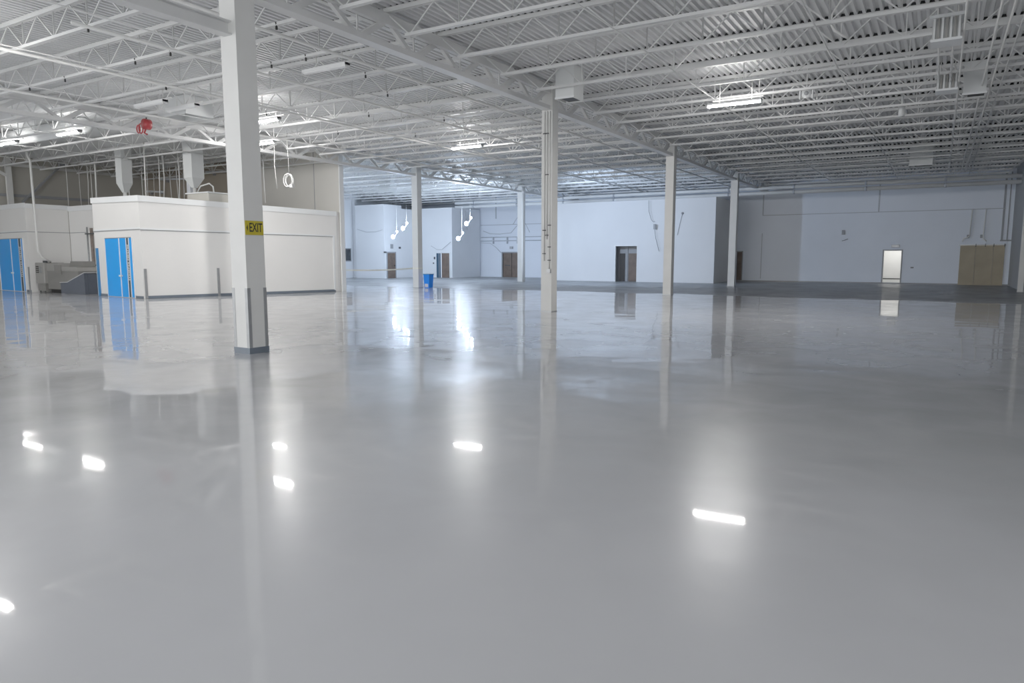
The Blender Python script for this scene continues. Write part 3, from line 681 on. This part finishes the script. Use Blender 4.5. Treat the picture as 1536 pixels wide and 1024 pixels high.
MB().box(-35.75, -35.62, 46.35, 46.4, 1.5, 1.7).build('switch_box', 'darkframe', r2); MB().box(-35.85, -35.75, 46.35, 46.4, 1.12, 1.24).build('switch_box', 'darkframe', r2)
# window on the far left wall
w = MB().box(XL, XL + .06, 41.2, 42.18, 1.33, 2.4).build('window_1', 'frame'); w['kind'] = 'structure'
MB().box(XL + .06, XL + .07, 41.28, 42.1, 1.4, 2.33).build('pane', 'glass', w)
struct('trim_30', MB().box(XL, XL + .25, 42.5, 42.75, 0, DECK), 'wall')
struct('trim_31', MB().box(XL, XL + .04, 36, 42.5, 2.7, 2.95), 'wall')

# cables draped on the far left and middle walls
grp = 'thin cables draped over the far walls'
for pts in ([(-33.6, 50.5, 3.9), (-32.9, 50.5, 3.65), (-31.9, 50.5, 3.6), (-30.8, 50.5, 3.7), (-30.2, 50.5, 4.3)], [(-30.6, 50.5, 4.4), (-29.9, 50.5, 5.3), (-29.4, 50.5, 4.4), (-29.0, 50.5, 3.7)], [(-33.8, 50.5, 2.9), (-32.9, 50.5, 2.85), (-32.3, 50.5, 2.5), (-31.8, 50.5, 2.05)],
            [(-36.0, 46.33, 2.6), (-35.4, 46.33, 2.3), (-34.9, 46.33, 2.28), (-34.2, 46.33, 2.75), (-33.98, 46.33, 2.9)], [(-33.85, 48.2, 5.5), (-33.85, 48.4, 4.6), (-33.85, 48.5, 3.9)], [(-40.2, 42.13, 3.9), (-39.2, 42.13, 3.65), (-38.2, 42.13, 3.65), (-37.5, 42.13, 3.8)]):
    t = thing('draped_cable', pts[0], 'thin grey cable draped on the pale far wall', 'cable', grp); MB().tube(pts, .015, 5).build('cable', 'frame', t)
for z, lab in ((3.35, 'pale conduit running across the wall over the brown double doors'), (3.05, 'lower pale conduit with small boxes over the brown double doors')):
    t = thing('wall_conduit', (-31, 50.55, z), lab, 'conduit')
    MB().tube([(-33.85, 50.55, z), (-26.5, 50.55, z)], .03, 6).build('pipe', 'joint', t)
    for x in (-32.6, -31.2, -30.2): MB().box(x - .06, x + .06, 50.5, 50.6, z - .25, z + .03).build('junction_box', 'joint', t)

# ---- doors of the back wall
d3 = MB().box(D3[0] - .1, D3[0], YB - .04, YB + .1, 0, 2.12).box(D3[1], D3[1] + .1, YB - .04, YB + .1, 0, 2.12).box(D3[0], D3[1], YB - .04, YB + .1, 2.02, 2.12).build('door_1', 'frame'); d3['kind'] = 'structure'
for a, b in ((D3[0], -30.85), (-30.8, D3[1])):
    l = MB().box(a, b, YB + .06, YB + .11, -.02, 2.02).build('leaf', 'brown', d3)
MB().box(-31.5, -31.0, YB + .03, YB + .06, .95, 1.02).build('push_bar', 'darkframe', d3)
MB().box(-30.85, -30.8, YB + .1, YB + .14, 0, 2.02).build('gap', 'black', d3)
t = thing('exit_sign', (-30.8, 50.55, 2.45), 'small grey exit box above the brown double doors', 'sign'); MB().box(-30.95, -30.65, 50.52, 50.6, 2.36, 2.56).build('box', 'frame', t); MB().box(-30.9, -30.7, 50.515, 50.52, 2.4, 2.52).build('face', 'guard', t)
d5 = MB().box(D5[1], D5[1] + .06, YB - .03, YB + .1, 0, 2.1).box(D5[0], D5[1] + .06, YB - .03, YB + .1, 2.03, 2.1).build('door_2', 'frame'); d5['kind'] = 'structure'
MB().box(D5[0], D5[1], YB + .08, YB + .12, -.02, 2.03).build('leaf', 'brown', d5)
d6 = MB().box(D6[0] - .07, D6[0], YB - .03, YB + .22, 0, 2.14).box(D6[1], D6[1] + .07, YB - .03, YB + .22, 0, 2.14).box(D6[0], D6[1], YB - .03, YB + .22, 2.07, 2.14).build('door_3', 'frame'); d6['kind'] = 'structure'
MB().box(D6[0], D6[1], YB + .35, YB + .4, .26, .33).build('threshold', 'darkframe', d6)
# lit corridor beyond the doorway
struct('wall_corridor', MB().box(D6[0] - .9, D6[1] + .5, YB + 2.6, YB + 2.7, 0, 2.6).box(D6[0] - 1.0, D6[0] - .9, YB + .2, YB + 2.7, 0, 2.6).box(D6[1] + .5, D6[1] + .6, YB + .2, YB + 2.7, 0, 2.6).box(D6[0] - 1.0, D6[1] + .6, YB + .2, YB + 2.7, 2.6, 2.7), 'corridor')
t = thing('corridor_light', (-2.6, 51.9, 2.5), 'ceiling panel light inside the lit corridor doorway', 'light')
MB().box(-3.2, -2.0, 51.4, 52.6, 2.55, 2.58).build('panel', 'corlamp', t); MB().box(-3.25, -1.95, 51.35, 52.65, 2.575, 2.6).build('frame', 'white', t)
t = thing('exit_sign', (-2.45, 50.55, 2.35), 'small grey unlit exit box above the bright doorway', 'sign'); MB().box(-2.68, -2.22, 50.53, 50.6, 2.27, 2.45).build('box', 'frame', t); MB().box(-2.64, -2.26, 50.525, 50.53, 2.3, 2.42).build('face', 'guard', t)
t = thing('wall_switch', (-1.47, 50.58, 1.0), 'tiny dark switch on the wall right of the bright doorway', 'switch'); MB().box(-1.55, -1.39, 50.57, 50.6, .98, 1.06).build('plate', 'darkframe', t); MB().box(-1.5, -1.44, 50.56, 50.57, 1.0, 1.04).build('toggle', 'frame', t)
t = thing('wall_bracket', (-5.5, 50.55, 3.2), 'small dark bracket high on the back wall left of the bright doorway', 'bracket'); MB().box(-5.58, -5.42, 50.5, 50.6, 3.12, 3.42).build('plate', 'frame', t); MB().tube([(-5.55, 50.53, 2.72), (-5.4, 50.53, 2.76), (-5.2, 50.53, 2.85)], .015, 6).build('hook', 'darkframe', t)
# tan boarded opening
t = thing('boarded_opening', (2.1, 50.5, 0), 'tan boarded opening at the right end of the back wall', 'panel')
for a, b in ((1.0, 1.78), (1.79, 2.66), (2.67, 3.22)): MB().box(a, b, 50.52, 50.58, 0, 2.36).build('board', 'ply', t)
MB().box(.95, 3.27, 50.5, 50.58, 2.36, 2.42).build('head_rail', 'guard', t)
for x in (1.78, 2.25, 2.67, 3.2): MB().box(x - .02, x + .02, 50.48, 50.52, 2.28, 2.46).build('hook', 'darkframe', t)
for x, lab in ((1.42, 'left bent conduit on the back wall above the tan boarded opening'), (2.1, 'right conduit on the back wall above the tan boarded opening')):
    t = thing('bent_conduit', (x, 50.5, 2.9), lab, 'conduit')
    MB().tube([(x + .05, 50.5, 4.5), (x, 50.5, 2.95), (x - .08, 50.5, 2.85), (x - .28, 50.5, 2.8), (x - .35, 50.5, 2.6)] if x < 2 else [(x + .06, 50.5, 4.5), (x, 50.5, 2.95), (x + .02, 50.5, 2.75), (x + .2, 50.5, 2.6)], .035, 8).build('pipe', 'conduit', t)
    MB().box(x - .14, x - .02, 50.48, 50.59, 2.8, 3.0).build('junction_box', 'frame', t)

# ---- bin and tape
bx, by = -23.86, 30.45
t = thing('recycling_bin', (bx, by, 0), 'bright blue bin standing against the column with caution tape', 'bin')
r0, r1_ = .16, .2; zt = .72
MB().add([(bx - r0, by - r0, 0), (bx + r0, by - r0, 0), (bx + r0, by + r0, 0), (bx - r0, by + r0, 0), (bx - r1_, by - r1_, zt), (bx + r1_, by - r1_, zt), (bx + r1_, by + r1_, zt), (bx - r1_, by + r1_, zt)],
         [(3, 2, 1, 0), (0, 1, 5, 4), (1, 2, 6, 5), (2, 3, 7, 6), (3, 0, 4, 7), (4, 5, 6, 7)]).build('body', 'bin', t)
MB().box(bx - .215, bx + .215, by - .215, by + .215, zt, zt + .045).build('rim', 'bluedark', t)
MB().add([(bx - .12, by - r0 - .008, .04), (bx + .1, by - r0 - .008, .04), (bx + .1, by - r0 - .018, .22), (bx - .12, by - r0 - .018, .22)], [(0, 1, 2, 3)]).build('sticker', 'binlabel', t)
t = thing('caution_tape', (-25, 28, 1), 'white and yellow caution tape stretched from the column to the partition end', 'tape')
p, q = V((ROW_B - .2, COLY[2] - .2, 1.06)), V((-25.1, 25.4, 1.03))
m = MB(); n = 24; vs = []
for i in range(n + 1):
    c = p.lerp(q, i / n); c.z -= .05 * math.sin(math.pi * i / n); tw = .3 * math.sin(i * .7)
    vs += [(c.x + .01 * tw, c.y, c.z - .035), (c.x - .01 * tw, c.y, c.z + .035)]
m.add(vs, [(2 * i, 2 * i + 1, 2 * i + 3, 2 * i + 2) for i in range(n)]).build('ribbon', 'yellowtape', t)
m = MB(); r = .193; 
pts = [(ROW_B - r, COLY[2] - r), (ROW_B + r, COLY[2] - r), (ROW_B + r, COLY[2] + r), (ROW_B - r, COLY[2] + r)]
m.add([(a, b, z) for z in (1.03, 1.1) for a, b in pts], [(i, (i + 1) % 4, 4 + (i + 1) % 4, 4 + i) for i in range(4)]).build('wrap', 'yellowtape', t)

# ------------------------------------------------------------------ world, camera
w = bpy.data.worlds.new('World'); bpy.context.scene.world = w; w.use_nodes = True
bg = w.node_tree.nodes['Background']; bg.inputs[0].default_value = (.97, .985, 1, 1); bg.inputs[1].default_value = 3.0
cam = bpy.data.cameras.new('camera'); cam.sensor_width = 36; cam.lens = 36 * 1049 / 1536; cam.clip_end = 200
co = bpy.data.objects.new('camera', cam); C.objects.link(co); co.location = (0, 0, 1.65)
co.rotation_euler = (math.radians(90 - 6.85), 0, math.radians(31.3))
sc = bpy.context.scene; sc.camera = co
sc.view_settings.view_transform = 'Standard'; sc.view_settings.look = 'None'; sc.view_settings.exposure = 0; sc.view_settings.gamma = 1.3
sc.cycles.use_denoising = True
